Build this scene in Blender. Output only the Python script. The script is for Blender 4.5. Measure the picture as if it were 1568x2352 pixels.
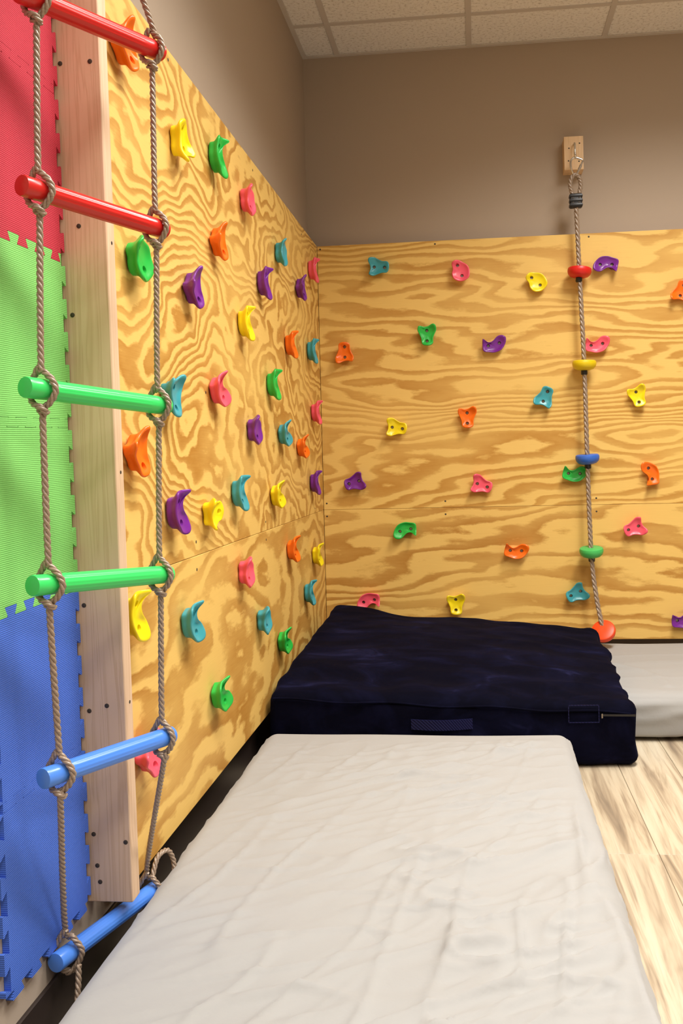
import bpy, bmesh, math, random
from mathutils import Vector, Matrix, Euler, noise

random.seed(7)
scene = bpy.context.scene
for o in list(bpy.data.objects):
    bpy.data.objects.remove(o)
C = scene.collection

# ------------------------------------------------------------------ camera
# room corner at the origin, x along the back wall, y towards the back wall, z up
FPX = 2097.6
yaw, pitch, roll = -0.0996, -0.0201, -0.0247
fw = Vector((math.sin(yaw) * math.cos(pitch), math.cos(yaw) * math.cos(pitch), math.sin(pitch)))
rt = Vector((math.cos(yaw), -math.sin(yaw), 0))
up = rt.cross(fw)
rt2 = math.cos(roll) * rt + math.sin(roll) * up
up2 = -math.sin(roll) * rt + math.cos(roll) * up
cam_data = bpy.data.cameras.new('camera')
cam = bpy.data.objects.new('camera', cam_data)
C.objects.link(cam)
M = Matrix((rt2, up2, -fw)).transposed().to_4x4()
M.translation = Vector((0.7609, -4.2633, 1.0154))
cam.matrix_world = M
cam_data.sensor_fit = 'VERTICAL'
cam_data.sensor_height = 36.0
cam_data.lens = FPX * 36.0 / 2352.0
cam_data.shift_x = -97.8 / 2352.0
cam_data.shift_y = -82.2 / 2352.0
cam_data.clip_start = 0.02
scene.camera = cam

# ------------------------------------------------------------------ world, exposure
world = bpy.data.worlds.new('world')
scene.world = world
world.use_nodes = True
world.node_tree.nodes['Background'].inputs[0].default_value = (1.0, 0.95, 0.88, 1)
world.node_tree.nodes['Background'].inputs[1].default_value = 0.02
scene.view_settings.view_transform = 'Standard'
scene.view_settings.look = 'None'
scene.view_settings.gamma = 1.0
scene.view_settings.use_curve_mapping = False
scene.view_settings.exposure = 0.46

# ceiling fixtures of the room: (x0, y0, watts); each fills 2 x 4 ft of the ceiling grid
GX0, GY0, G = 0.165, -0.314, 0.61
ZC = 2.895
LIGHT_COLOR = (1.0, 0.955, 0.895)
LIGHT_SPREAD = math.radians(141)
FIXTURES = [(2, 4, 29), (3, 2, 37), (5, 6, 38), (2, 8, 22)]   # grid column, grid row, watts
ROOM_X, ROOM_Y = 4.4, -6.6

# ------------------------------------------------------------------ helpers
def link(o, parent=None):
    C.objects.link(o)
    if parent is not None:
        o.parent = parent
    return o

def mesh_obj(name, verts, faces, mat=None, parent=None, smooth=False, sharp=None):
    me = bpy.data.meshes.new(name)
    me.from_pydata([tuple(v) for v in verts], [], faces)
    me.update()
    if smooth:
        me.polygons.foreach_set('use_smooth', [True] * len(me.polygons))
        if sharp:
            me.set_sharp_from_angle(angle=math.radians(sharp))
    if mat:
        me.materials.append(mat)
    return link(bpy.data.objects.new(name, me), parent)

def bm_obj(name, bm, mat=None, parent=None, smooth=False, sharp=None):
    me = bpy.data.meshes.new(name)
    bmesh.ops.recalc_face_normals(bm, faces=bm.faces)
    bm.to_mesh(me)
    bm.free()
    if smooth:
        me.polygons.foreach_set('use_smooth', [True] * len(me.polygons))
        if sharp:
            me.set_sharp_from_angle(angle=math.radians(sharp))
    if mat:
        me.materials.append(mat)
    return link(bpy.data.objects.new(name, me), parent)

def box_bm(x0, x1, y0, y1, z0, z1, bevel=0.0, seg=1):
    bm = bmesh.new()
    vs = [bm.verts.new((x, y, z)) for x in (x0, x1) for y in (y0, y1) for z in (z0, z1)]
    for f in ((0, 1, 3, 2), (4, 6, 7, 5), (0, 4, 5, 1), (2, 3, 7, 6), (0, 2, 6, 4), (1, 5, 7, 3)):
        bm.faces.new([vs[i] for i in f])
    bmesh.ops.recalc_face_normals(bm, faces=bm.faces)
    if bevel:
        bmesh.ops.bevel(bm, geom=list(bm.edges), offset=bevel, segments=seg, profile=0.6, affect='EDGES')
    return bm

def box(name, x0, x1, y0, y1, z0, z1, mat, parent=None, bevel=0.0, seg=1):
    return bm_obj(name, box_bm(x0, x1, y0, y1, z0, z1, bevel, seg), mat, parent)

def empty(name, loc=(0, 0, 0)):
    o = bpy.data.objects.new(name, None)
    o.location = loc
    o.empty_display_size = 0.05
    return link(o)

def tag(o, label, cat, group=None, kind=None):
    o['label'] = label
    if cat:
        o['category'] = cat
    if group:
        o['group'] = group
    if kind:
        o['kind'] = kind
    return o

def structure(o, label, cat):
    return tag(o, label, cat, kind='structure')

def catmull(pts, n, closed=False):
    P = [Vector(p) for p in pts]
    out = []
    m = len(P)
    segs = m if closed else m - 1
    for i in range(segs):
        if closed:
            p0, p1, p2, p3 = P[(i - 1) % m], P[i], P[(i + 1) % m], P[(i + 2) % m]
        else:
            p1, p2 = P[i], P[i + 1]
            p0 = P[i - 1] if i > 0 else p1 * 2 - p2
            p3 = P[i + 2] if i + 2 < m else p2 * 2 - p1
        for k in range(n):
            t = k / n
            out.append(0.5 * ((2 * p1) + (p2 - p0) * t + (2 * p0 - 5 * p1 + 4 * p2 - p3) * t * t
                              + (3 * p1 - p0 - 3 * p2 + p3) * t ** 3))
    if not closed:
        out.append(P[-1].copy())
    return out

def resample(pts, step, closed=False):
    if closed:
        pts = pts + [pts[0]]
    L = [0.0]
    for a, b in zip(pts, pts[1:]):
        L.append(L[-1] + (b - a).length)
    n = max(2, int(round(L[-1] / step)))
    out, j = [], 0
    for i in range(n + (0 if closed else 1)):
        s = L[-1] * i / n
        while j < len(L) - 2 and L[j + 1] < s:
            j += 1
        d = L[j + 1] - L[j]
        t = (s - L[j]) / d if d > 1e-9 else 0
        out.append(pts[j].lerp(pts[j + 1], t))
    return out

def frames(pts, closed=False):
    n = len(pts)
    T = []
    for i in range(n):
        a = pts[(i - 1) % n] if (closed or i > 0) else pts[i]
        b = pts[(i + 1) % n] if (closed or i < n - 1) else pts[i]
        T.append((b - a).normalized())
    ref = Vector((1, 0, 0)) if abs(T[0].x) < 0.9 else Vector((0, 1, 0))
    N = (ref - T[0] * ref.dot(T[0])).normalized()
    out = []
    for i in range(n):
        N = (N - T[i] * N.dot(T[i])).normalized()
        out.append((T[i], N.copy(), T[i].cross(N)))
    return out

def tube_geo(pts, r, sides=8, closed=False, rad=None):
    fr = frames(pts, closed)
    V, F = [], []
    for i, (p, (t, nn, b)) in enumerate(zip(pts, fr)):
        rr = rad[i] if rad else r
        for k in range(sides):
            a = 2 * math.pi * k / sides
            V.append(p + (nn * math.cos(a) + b * math.sin(a)) * rr)
    n = len(pts)
    for i in range(n if closed else n - 1):
        j = (i + 1) % n
        for k in range(sides):
            l = (k + 1) % sides
            F.append((i * sides + k, i * sides + l, j * sides + l, j * sides + k))
    if not closed:
        F.append(tuple(range(sides - 1, -1, -1)))
        F.append(tuple(range((n - 1) * sides, n * sides)))
    return V, F

def tube(name, pts, r, mat, parent=None, sides=10, closed=False):
    V, F = tube_geo(pts, r, sides, closed)
    return mesh_obj(name, V, F, mat, parent, smooth=True, sharp=50)

def rope(name, ctrl, r, mat, parent=None, lay=0.030, closed=False, dens=8):
    """three strands twisted round a smooth path"""
    path = resample(catmull(ctrl, dens, closed), lay / 9.0, closed)
    fr = frames(path, closed)
    step = lay / 9.0
    V, F = [], []
    for s in range(3):
        pts = []
        for i, (p, (t, nn, b)) in enumerate(zip(path, fr)):
            a = -2 * math.pi * (i * step / lay + s / 3.0)
            pts.append(p + (nn * math.cos(a) + b * math.sin(a)) * r * 0.50)
        v, f = tube_geo(pts, r * 0.53, 7, closed)
        o = len(V)
        V += v
        F += [tuple(k + o for k in ff) for ff in f]
    return mesh_obj(name, V, F, mat, parent, smooth=True, sharp=70)

def lathe(name, prof, mat, parent=None, n=40, sharp=35):
    """profile (r, z) turned round local z"""
    V, F = [], []
    for r, z in prof:
        for k in range(n):
            a = 2 * math.pi * k / n
            V.append((r * math.cos(a), r * math.sin(a), z))
    m = len(prof)
    for i in range(m - 1):
        for k in range(n):
            l = (k + 1) % n
            F.append((i * n + k, i * n + l, (i + 1) * n + l, (i + 1) * n + k))
    F.append(tuple(range(n - 1, -1, -1)))
    F.append(tuple(range((m - 1) * n, m * n)))
    return mesh_obj(name, V, F, mat, parent, smooth=True, sharp=sharp)

# ------------------------------------------------------------------ materials
def new_mat(name, color=(0.8, 0.8, 0.8), rough=0.5, metal=0.0, spec=0.5):
    m = bpy.data.materials.new(name)
    m.use_nodes = True
    b = m.node_tree.nodes['Principled BSDF']
    b.inputs['Base Color'].default_value = (*color, 1)
    b.inputs['Roughness'].default_value = rough
    b.inputs['Metallic'].default_value = metal
    b.inputs['Specular IOR Level'].default_value = spec
    return m

class NT:
    def __init__(self, m):
        self.t = m.node_tree
        self.b = self.t.nodes['Principled BSDF']
    def n(self, kind, **kw):
        nd = self.t.nodes.new(kind)
        for k, v in kw.items():
            if k in nd.inputs.keys():
                nd.inputs[k].default_value = v
            else:
                setattr(nd, k, v)
        return nd
    def l(self, a, b):
        self.t.links.new(a, b)
    def math(self, op, a, b=None, c=None):
        nd = self.t.nodes.new('ShaderNodeMath')
        nd.operation = op
        for i, v in enumerate((a, b, c)):
            if v is None:
                continue
            if isinstance(v, (int, float)):
                nd.inputs[i].default_value = v
            else:
                self.l(v, nd.inputs[i])
        return nd.outputs[0]
    def ramp(self, fac, stops, interp='LINEAR'):
        nd = self.t.nodes.new('ShaderNodeValToRGB')
        nd.color_ramp.interpolation = interp
        e = nd.color_ramp.elements
        while len(e) < len(stops):
            e.new(0.5)
        for el, (p, c) in zip(e, stops):
            el.position = p
            el.color = (*c, 1) if len(c) == 3 else c
        self.l(fac, nd.inputs[0])
        return nd.outputs[0]
    def mix(self, fac, a, b, mode='MIX'):
        nd = self.t.nodes.new('ShaderNodeMix')
        nd.data_type = 'RGBA'
        nd.blend_type = mode
        for sock, v in ((nd.inputs['Factor'], fac), (nd.inputs['A'], a), (nd.inputs['B'], b)):
            if isinstance(v, (int, float)):
                sock.default_value = v
            elif isinstance(v, tuple):
                sock.default_value = (*v, 1)
            else:
                self.l(v, sock)
        return nd.outputs['Result']
    def coords(self, scale=(1, 1, 1), loc=(0, 0, 0), rot=(0, 0, 0), kind='Object'):
        tc = self.n('ShaderNodeTexCoord')
        mp = self.n('ShaderNodeMapping')
        mp.inputs['Scale'].default_value = scale
        mp.inputs['Location'].default_value = loc
        mp.inputs['Rotation'].default_value = rot
        self.l(tc.outputs[kind], mp.inputs[0])
        return mp.outputs[0]
    def noise(self, vec, scale, detail=2.0, rough=0.5, dist=0.0):
        nd = self.n('ShaderNodeTexNoise')
        nd.inputs['Scale'].default_value = scale
        nd.inputs['Detail'].default_value = detail
        nd.inputs['Roughness'].default_value = rough
        nd.inputs['Distortion'].default_value = dist
        self.l(vec, nd.inputs['Vector'])
        return nd.outputs['Fac']
    def bump(self, h, strength=0.3, dist=0.002):
        nd = self.n('ShaderNodeBump')
        nd.inputs['Strength'].default_value = strength
        nd.inputs['Distance'].default_value = dist
        self.l(h, nd.inputs['Height'])
        self.l(nd.outputs[0], self.b.inputs['Normal'])
    def color(self, sock):
        self.l(sock, self.b.inputs['Base Color'])

def plywood(name, seed, bands, stretch, fine, tilt=0.0, dark=(0.40, 0.17, 0.020), lite=(0.80, 0.535, 0.155)):
    """rotary-cut pine: contour bands of a smooth height field"""
    m = new_mat(name, rough=0.55, spec=0.3)
    t = NT(m)
    v = t.coords((stretch, 1.0, 1.0), (seed * 3.1, seed * 1.7, seed), (0, 0, tilt))
    big = t.noise(v, 1.35, 1.5, 0.45, 0.35)
    v2 = t.coords((stretch * 2.4, 1.3, 1.0), (seed * 1.3, seed * 5.1, seed))
    mid = t.noise(v2, 4.0, 2.0, 0.5, 0.2)
    v3 = t.coords((5.0, 16.0, 1.0), (seed, 0, seed))
    sm = t.noise(v3, 2.2, 4.0, 0.65)
    sep = t.n('ShaderNodeSeparateXYZ')
    t.l(t.coords(), sep.inputs[0])
    h = t.math('MULTIPLY', big, bands)
    h = t.math('ADD', h, t.math('MULTIPLY', mid, bands * 0.16 * fine))
    h = t.math('ADD', h, t.math('MULTIPLY', sm, 0.6))
    h = t.math('ADD', h, t.math('MULTIPLY', sep.outputs[1], bands * 0.16))
    saw = t.math('FRACT', h)
    band = t.ramp(saw, [(0.0, (0.55,) * 3), (0.06, (0.04,) * 3), (0.42, (0.06,) * 3), (0.58, (0.80,) * 3),
                        (0.92, (1, 1, 1)), (1.0, (0.55,) * 3)])
    amp = t.ramp(t.noise(t.coords((0.8, 2.0, 1), (seed * 7, 2, 0)), 1.6, 2, 0.5), [(0.30, (0.5,) * 3), (0.58, (1, 1, 1))])
    fac = t.math('MULTIPLY', band, amp)
    fib = t.noise(t.coords((3.0, 160.0, 1.0)), 3.0, 3, 0.6)
    fac2 = t.math('ADD', fac, t.math('MULTIPLY', t.math('SUBTRACT', fib, 0.5), 0.38))
    col = t.ramp(fac2, [(0.0, lite), (0.3, tuple(a * .75 + b * .25 for a, b in zip(lite, dark))), (1.0, dark)])
    blot = t.noise(t.coords((1.2, 3.0, 1), (seed * 2, 0, 0)), 2.0, 3, 0.6)
    col = t.mix(t.math('MULTIPLY', blot, 0.35), col, (0.72, 0.45, 0.12))
    t.color(col)
    t.bump(t.math('ADD', t.math('MULTIPLY', fac, 0.6), fib), 0.12, 0.001)
    return m

def lumber(name, a=(0.74, 0.55, 0.37), b=(0.55, 0.35, 0.20), axis='z'):
    m = new_mat(name, rough=0.6, spec=0.25)
    t = NT(m)
    sc = {'z': (26.0, 26.0, 0.9), 'x': (0.9, 26, 26)}[axis]
    v = t.coords(sc)
    g = t.noise(v, 1.6, 3.0, 0.55, 0.6)
    saw = t.math('FRACT', t.math('MULTIPLY', g, 6.0))
    f = t.ramp(saw, [(0.0, (0, 0, 0)), (0.55, (0.15,) * 3), (0.85, (1,) * 3), (1.0, (0.2,) * 3)])
    pink = t.noise(t.coords((2, 2, 1.1)), 1.5, 2)
    base = t.mix(t.math('MULTIPLY', pink, 0.6), a, (0.72, 0.47, 0.33))
    t.color(t.mix(t.math('MULTIPLY', f, 0.5), base, b))
    t.bump(f, 0.08, 0.001)
    return m

def plastic(name, c, rough=0.32, spec=0.5):
    m = new_mat(name, c, rough, spec=spec)
    t = NT(m)
    t.bump(t.noise(t.coords(), 900.0, 2), 0.03, 0.0004)
    return m

M_WALL = new_mat('wall_paint', (0.43, 0.35, 0.275), 0.8, spec=0.2)
t = NT(M_WALL); t.bump(t.noise(t.coords(), 260, 3), 0.10, 0.001)
M_BASE = new_mat('baseboard_vinyl', (0.022, 0.014, 0.012), 0.45)
t = NT(M_BASE); t.bump(t.noise(t.coords(), 60, 2), 0.05, 0.001)

M_TILE = new_mat('ceiling_tile', (0.78, 0.74, 0.68), 0.95, spec=0.1)
t = NT(M_TILE)
nz = t.noise(t.coords(), 75, 4, 0.75)
t.color(t.ramp(nz, [(0.36, (0.58, 0.54, 0.49)), (0.46, (0.84, 0.81, 0.77)), (0.6, (0.88, 0.855, 0.815))]))
t.bump(nz, 0.5, 0.003)
M_GRID = new_mat('ceiling_grid_paint', (0.60, 0.55, 0.50), 0.5)
M_FIXTURE = new_mat('fixture_enamel', (0.85, 0.85, 0.83), 0.4)
M_LAMP = new_mat('lamp_diffuser', (0.9, 0.9, 0.9), 0.5)
bl = M_LAMP.node_tree.nodes['Principled BSDF']
bl.inputs['Emission Color'].default_value = (*LIGHT_COLOR, 1)
bl.inputs['Emission Strength'].default_value = 2.0

M_PLY = {
    'left_low': plywood('plywood_left_lower', 2.3, 24, 0.30, 0.8, tilt=0.06),
    'left_up': plywood('plywood_left_upper', 5.1, 40, 0.42, 0.9, tilt=-0.12),
    'back_low': plywood('plywood_back_lower', 8.7, 30, 0.14, 1.2),
    'back_up': plywood('plywood_back_upper', 11.9, 38, 0.13, 1.2, dark=(0.47, 0.22, 0.032)),
}
M_POST = lumber('pine_stud')
M_BLOCK = lumber('pine_block', (0.82, 0.62, 0.36), (0.62, 0.42, 0.2))
M_FRAME = lumber('framing_lumber', (0.45, 0.3, 0.16), (0.35, 0.2, 0.1), axis='x')
M_SCREW = new_mat('screw_steel', (0.06, 0.045, 0.03), 0.6, metal=0.2)
t = NT(M_SCREW); t.bump(t.noise(t.coords(), 400, 2), 0.1, 0.0005)
M_STEEL = new_mat('zinc_steel', (0.75, 0.75, 0.74), 0.18, metal=1.0)
t = NT(M_STEEL); t.bump(t.noise(t.coords(), 300, 2), 0.02, 0.0005)
M_BOLT = new_mat('bolt_steel', (0.30, 0.26, 0.22), 0.35, metal=0.9)
t = NT(M_BOLT); t.bump(t.noise(t.coords(), 300, 2), 0.05, 0.0005)
M_BLACK = plastic('black_plastic', (0.008, 0.008, 0.009), 0.4)

def foam(name, c):
    m = new_mat(name, c, 0.62, spec=0.35)
    t = NT(m)
    w1 = t.n('ShaderNodeTexWave', wave_type='BANDS', bands_direction='Y')
    w1.inputs['Scale'].default_value = 95.0
    w1.inputs['Distortion'].default_value = 0.6
    w1.inputs['Detail'].default_value = 1.0
    t.l(t.coords(), w1.inputs['Vector'])
    w2 = t.n('ShaderNodeTexWave', wave_type='BANDS', bands_direction='X')
    w2.inputs['Scale'].default_value = 75.0
    t.l(t.coords(), w2.inputs['Vector'])
    h = t.math('ADD', w1.outputs['Fac'], t.math('MULTIPLY', w2.outputs['Fac'], 0.35))
    t.bump(h, 0.45, 0.0012)
    return m
M_FOAM = {'red': foam('foam_red', (0.50, 0.030, 0.058)), 'green': foam('foam_green', (0.22, 0.60, 0.15)),
          'blue': foam('foam_blue', (0.06, 0.15, 0.62))}
M_RUNG = {'red': plastic('rung_red', (0.60, 0.018, 0.015), 0.28), 'green': plastic('rung_green', (0.045, 0.66, 0.14), 0.28),
          'blue': plastic('rung_blue', (0.075, 0.24, 0.78), 0.28)}
M_HOLD = {'orange': plastic('hold_orange', (0.90, 0.16, 0.006)), 'yellow': plastic('hold_yellow', (0.88, 0.70, 0.008)),
          'green': plastic('hold_green', (0.02, 0.46, 0.06)), 'pink': plastic('hold_pink', (0.86, 0.10, 0.16)),
          'teal': plastic('hold_teal', (0.045, 0.33, 0.39)), 'purple': plastic('hold_purple', (0.17, 0.018, 0.27))}
M_DISC = {'red': plastic('disc_red', (0.66, 0.015, 0.012), 0.4), 'yellow': plastic('disc_yellow', (0.75, 0.56, 0.006), 0.4),
          'blue': plastic('disc_blue', (0.03, 0.13, 0.55), 0.4), 'green': plastic('disc_green', (0.06, 0.48, 0.11), 0.4),
          'orange': plastic('disc_orange', (0.92, 0.07, 0.008), 0.4)}

M_ROPE = new_mat('rope_fibre', (0.30, 0.215, 0.15), 0.30, spec=0.8)
t = NT(M_ROPE)
rn = t.noise(t.coords((60, 60, 500)), 2.0, 3, 0.6)
t.color(t.ramp(rn, [(0.3, (0.20, 0.14, 0.095)), (0.7, (0.40, 0.30, 0.22))]))
t.bump(rn, 0.25, 0.0008)

M_SHEET = new_mat('sheet_cotton', (0.335, 0.334, 0.328), 0.8, spec=0.15)
t = NT(M_SHEET)
t.b.inputs['Sheen Weight'].default_value = 0.15
t.bump(t.noise(t.coords((1, 1, 1)), 38, 3, 0.55, 0.6), 0.16, 0.004)

M_VELVET = new_mat('navy_velvet', (0.0035, 0.0035, 0.016), 0.8, spec=0.03)
t = NT(M_VELVET)
t.b.inputs['Sheen Weight'].default_value = 0.015
t.b.inputs['Sheen Roughness'].default_value = 0.45
t.b.inputs['Sheen Tint'].default_value = (0.35, 0.38, 1.0, 1)
vn = t.noise(t.coords((1.5, 2.6, 2.6)), 3.2, 4, 0.6, 0.8)
t.color(t.ramp(vn, [(0.42, (0.0018, 0.0019, 0.0065)), (0.60, (0.0034, 0.0038, 0.0145)), (0.74, (0.012, 0.013, 0.046))]))
t.bump(t.noise(t.coords(), 55, 4, 0.6), 0.25, 0.003)
M_VELVET_TRIM = new_mat('navy_webbing', (0.006, 0.007, 0.045), 0.5, spec=0.2)
t = NT(M_VELVET_TRIM)
wv = t.n('ShaderNodeTexWave', wave_type='BANDS', bands_direction='DIAGONAL')
wv.inputs['Scale'].default_value = 60
t.l(t.coords(), wv.inputs['Vector'])
t.bump(wv.outputs['Fac'], 0.6, 0.002)

def plank_mat():
    m = new_mat('floor_vinyl', rough=0.45, spec=0.35)
    t = NT(m)
    oi = t.n('ShaderNodeObjectInfo')
    rnd = oi.outputs['Random']
    off = t.n('ShaderNodeCombineXYZ')
    t.l(t.math('MULTIPLY', rnd, 37.0), off.inputs[0])
    t.l(t.math('MULTIPLY', rnd, 91.0), off.inputs[1])
    tc = t.n('ShaderNodeTexCoord')
    add = t.n('ShaderNodeVectorMath', operation='ADD')
    t.l(tc.outputs['Object'], add.inputs[0])
    t.l(off.outputs[0], add.inputs[1])
    mp = t.n('ShaderNodeMapping')
    mp.inputs['Scale'].default_value = (14.0, 0.9, 1.0)
    t.l(add.outputs[0], mp.inputs[0])
    a = t.noise(mp.outputs[0], 1.5, 4, 0.6, 0.7)
    mp2 = t.n('ShaderNodeMapping')
    mp2.inputs['Scale'].default_value = (60.0, 2.5, 1.0)
    t.l(add.outputs[0], mp2.inputs[0])
    b = t.noise(mp2.outputs[0], 1.5, 4, 0.65, 0.4)
    base = t.ramp(a, [(0.30, (0.16, 0.125, 0.095)), (0.42, (0.36, 0.285, 0.20)), (0.52, (0.52, 0.44, 0.32)), (0.75, (0.60, 0.54, 0.42))])
    col = t.mix(t.math('MULTIPLY', t.ramp(b, [(0.5, (0, 0, 0)), (0.72, (1, 1, 1))]), 0.45), base, (0.22, 0.165, 0.12))
    tint = t.ramp(rnd, [(0.0, (0.92, 0.90, 0.88)), (0.5, (1, 0.99, 0.96)), (1.0, (1.0, 1.0, 1.0))])
    t.color(t.mix(1.0, col, tint, 'MULTIPLY'))
    t.bump(b, 0.08, 0.001)
    return m
M_PLANK = plank_mat()
M_SUB = new_mat('subfloor', (0.05, 0.045, 0.04), 0.9)

# ------------------------------------------------------------------ room shell
floor = box('floor', 0, ROOM_X, ROOM_Y, 0, -0.06, -0.006, M_SUB)
structure(floor, 'pale weathered wood-look plank floor', 'floor')
PW, PL = 0.18, 1.22
xj = 1.20 - 7 * PW
k = 0
while xj < ROOM_X:
    x0, x1 = max(xj, 0.0), min(xj + PW, ROOM_X)
    row = round((xj - 1.20) / PW)
    ye = -1.928 + (0.0 if row == -1 else ((row * 0.47) % 1.0) * PL)
    while ye < 0:
        ye += PL
    while ye > ROOM_Y:
        y1, y0 = min(ye, 0.0), max(ye - PL, ROOM_Y)
        if y1 - y0 > 0.02 and x1 - x0 > 0.01:
            g = 0.0005
            cx, cy = (x0 + x1) / 2, (y0 + y1) / 2
            p = bm_obj('plank', box_bm(x0 + g - cx, x1 - g - cx, y0 + g - cy, y1 - g - cy, -0.0055, 0.0, 0.0012), M_PLANK, floor)
            p.location = (cx, cy, 0)
        ye -= PL
    xj += PW

structure(box('wall_left', -0.12, 0, ROOM_Y - 0.12, 0.12, -0.06, 3.0, M_WALL), 'tan painted left wall above the plywood', 'wall')
structure(box('wall_back', 0, ROOM_X + 0.12, 0, 0.12, -0.06, 3.0, M_WALL), 'tan painted back wall behind the climbing rope', 'wall')
structure(box('wall_right', ROOM_X, ROOM_X + 0.12, ROOM_Y, 0, -0.06, 3.0, M_WALL), 'tan painted right wall', 'wall')
structure(box('wall_front', 0, ROOM_X + 0.12, ROOM_Y - 0.12, ROOM_Y, -0.06, 3.0, M_WALL), 'tan painted front wall', 'wall')
structure(box('baseboard_left', 0.0, 0.008, ROOM_Y, -0.0, 0.0, 0.115, M_BASE, bevel=0.002), 'dark brown vinyl baseboard of the left wall', 'baseboard')
structure(box('baseboard_back', 0.008, ROOM_X, -0.008, 0.0, 0.0, 0.115, M_BASE, bevel=0.002), 'dark brown vinyl baseboard of the back wall', 'baseboard')

# suspended ceiling: slab, lay-in tiles, grid bars
ceil = box('ceiling', 0, ROOM_X, ROOM_Y, 0, ZC + 0.06, ZC + 0.10, M_TILE)
structure(ceil, 'suspended ceiling of speckled white tiles in a metal grid', 'ceiling')
xs = [0.0] + [GX0 + G * i for i in range(8) if GX0 + G * i < ROOM_X - 0.05] + [ROOM_X]
ys = [0.0] + [GY0 - G * i for i in range(12) if GY0 - G * i > ROOM_Y + 0.05] + [ROOM_Y]
fix_cells = {}
for (cx, cy, w) in FIXTURES:
    fix_cells[(cx, cy)] = fix_cells[(cx, cy + 1)] = True
tile_cache = {}
for i in range(len(xs) - 1):
    for j in range(len(ys) - 1):
        if (i, j) in fix_cells:
            continue
        w, d = xs[i + 1] - xs[i] - 0.006, ys[j] - ys[j + 1] - 0.006
        key = (round(w, 3), round(d, 3))
        if key not in tile_cache:
            tt = bm_obj('ceiling_tile', box_bm(-w / 2, w / 2, -d / 2, d / 2, 0.0, 0.016), M_TILE, ceil)
            tile_cache[key] = tt.data
        else:
            tt = link(bpy.data.objects.new('ceiling_tile', tile_cache[key]), ceil)
        tt.location = ((xs[i] + xs[i + 1]) / 2, (ys[j] + ys[j + 1]) / 2, ZC + 0.002)
GB = 0.012
for x in xs[1:-1]:
    box('grid_bar', x - GB, x + GB, ROOM_Y, 0, ZC - 0.003, ZC + 0.002, M_GRID, ceil)
for i in range(len(xs) - 1):
    for y in ys[1:-1]:
        if fix_cells.get((i, ys.index(y))) and fix_cells.get((i, ys.index(y) - 1)):
            continue
        box('cross_bar', xs[i] + GB, xs[i + 1] - GB, y - GB, y + GB, ZC - 0.0025, ZC + 0.002, M_GRID, ceil)
box('wall_angle', 0, 0.02, ROOM_Y, 0, ZC - 0.004, ZC + 0.001, M_GRID, ceil)
box('wall_angle', 0.02, ROOM_X, -0.02, 0, ZC - 0.004, ZC + 0.001, M_GRID, ceil)

# recessed fluorescent troffers, each with its own light
for q, (cx, cy, watts) in enumerate(FIXTURES):
    x0, x1 = xs[cx] + GB, xs[cx + 1] - GB
    y1, y0 = ys[cy] - GB, ys[cy + 2] + GB
    f = empty('ceiling_light', ((x0 + x1) / 2, (y0 + y1) / 2, ZC))
    w, d = (x1 - x0) / 2, (y1 - y0) / 2
    box('housing', -w, w, -d, d, 0.036, 0.05, M_FIXTURE, f)
    box('diffuser', -w + 0.02, w - 0.02, -d + 0.02, d - 0.02, 0.02, 0.034, M_LAMP, f)
    for (a, b, c, e) in ((-w, -w + 0.02, -d, d), (w - 0.02, w, -d, d), (-w + 0.02, w - 0.02, -d, -d + 0.02), (-w + 0.02, w - 0.02, d - 0.02, d)):
        box('frame_side', a, b, c, e, -0.002, 0.036, M_FIXTURE, f)
    ld = bpy.data.lights.new('troffer_lamp', 'AREA')
    ld.shape = 'RECTANGLE'
    ld.size, ld.size_y = 2 * w - 0.06, 2 * d - 0.06
    ld.energy = watts
    ld.color = LIGHT_COLOR
    ld.spread = LIGHT_SPREAD
    lo = link(bpy.data.objects.new('troffer_lamp', ld), f)
    lo.location = (0, 0, 0.012)
    where = ['over the near mattress', 'behind the camera', 'at the right of the room', 'at the far right behind the camera'][q]
    tag(f, 'recessed rectangular ceiling light ' + where, 'ceiling light', 'ceiling lights')

# ------------------------------------------------------------------ plywood climbing walls
TL, TB, ZB = 0.056, 0.070, 0.170
LEFT_END = -2.530
def ply_panel(w, h, mat, parent, name='plywood_panel'):
    # local x along the wall, y up, z out of the wall
    return bm_obj(name, box_bm(0, w, 0, h, -0.018, 0, 0.0012), mat, parent)

def screw_mesh(r=0.0042):
    o = lathe('screw', [(r, -0.001), (r, 0.0003), (r * 0.85, 0.0006)], M_SCREW, n=14)
    d = o.data
    bpy.data.objects.remove(o)
    return d
SCREW = screw_mesh()
def screw(parent, mat):
    o = link(bpy.data.objects.new('screw', SCREW), parent)
    o.matrix_local = mat
    return o

RX = Matrix.Rotation(math.pi / 2, 4, 'X')                      # wall facing -y
RL = Matrix(((0, 0, 1, 0), (1, 0, 0, 0), (0, 1, 0, 0), (0, 0, 0, 1)))   # wall facing +x

cl = empty('climbing_wall')
cl.matrix_world = Matrix.Translation((TL, LEFT_END, ZB)) @ RL
W = -TB - LEFT_END
lo = ply_panel(W, 0.6095, M_PLY['left_low'], cl)
hi = ply_panel(W, 1.2195, M_PLY['left_up'], cl); hi.location = (0, 0.6105, 0)
for y in (0.006, 0.572, 1.19, 1.79):
    box('furring_strip', 0, W, y, y + 0.036, -0.0555, -0.0185, M_FRAME, cl)
for (y, z) in ((-2.13, 1.975), (-1.3, 1.97), (-0.45, 1.965), (-2.02, 0.815), (-2.02, 0.745), (-1.25, 0.81), (-1.25, 0.75), (-0.3, 0.8), (-2.4, 0.42), (-1.9, 1.2)):
    screw(cl, Matrix.Translation((y - LEFT_END, z - ZB, 0.0)))
tag(cl, 'left plywood climbing wall with wavy grain, beside the wooden post', 'climbing wall', 'plywood climbing walls')

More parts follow.
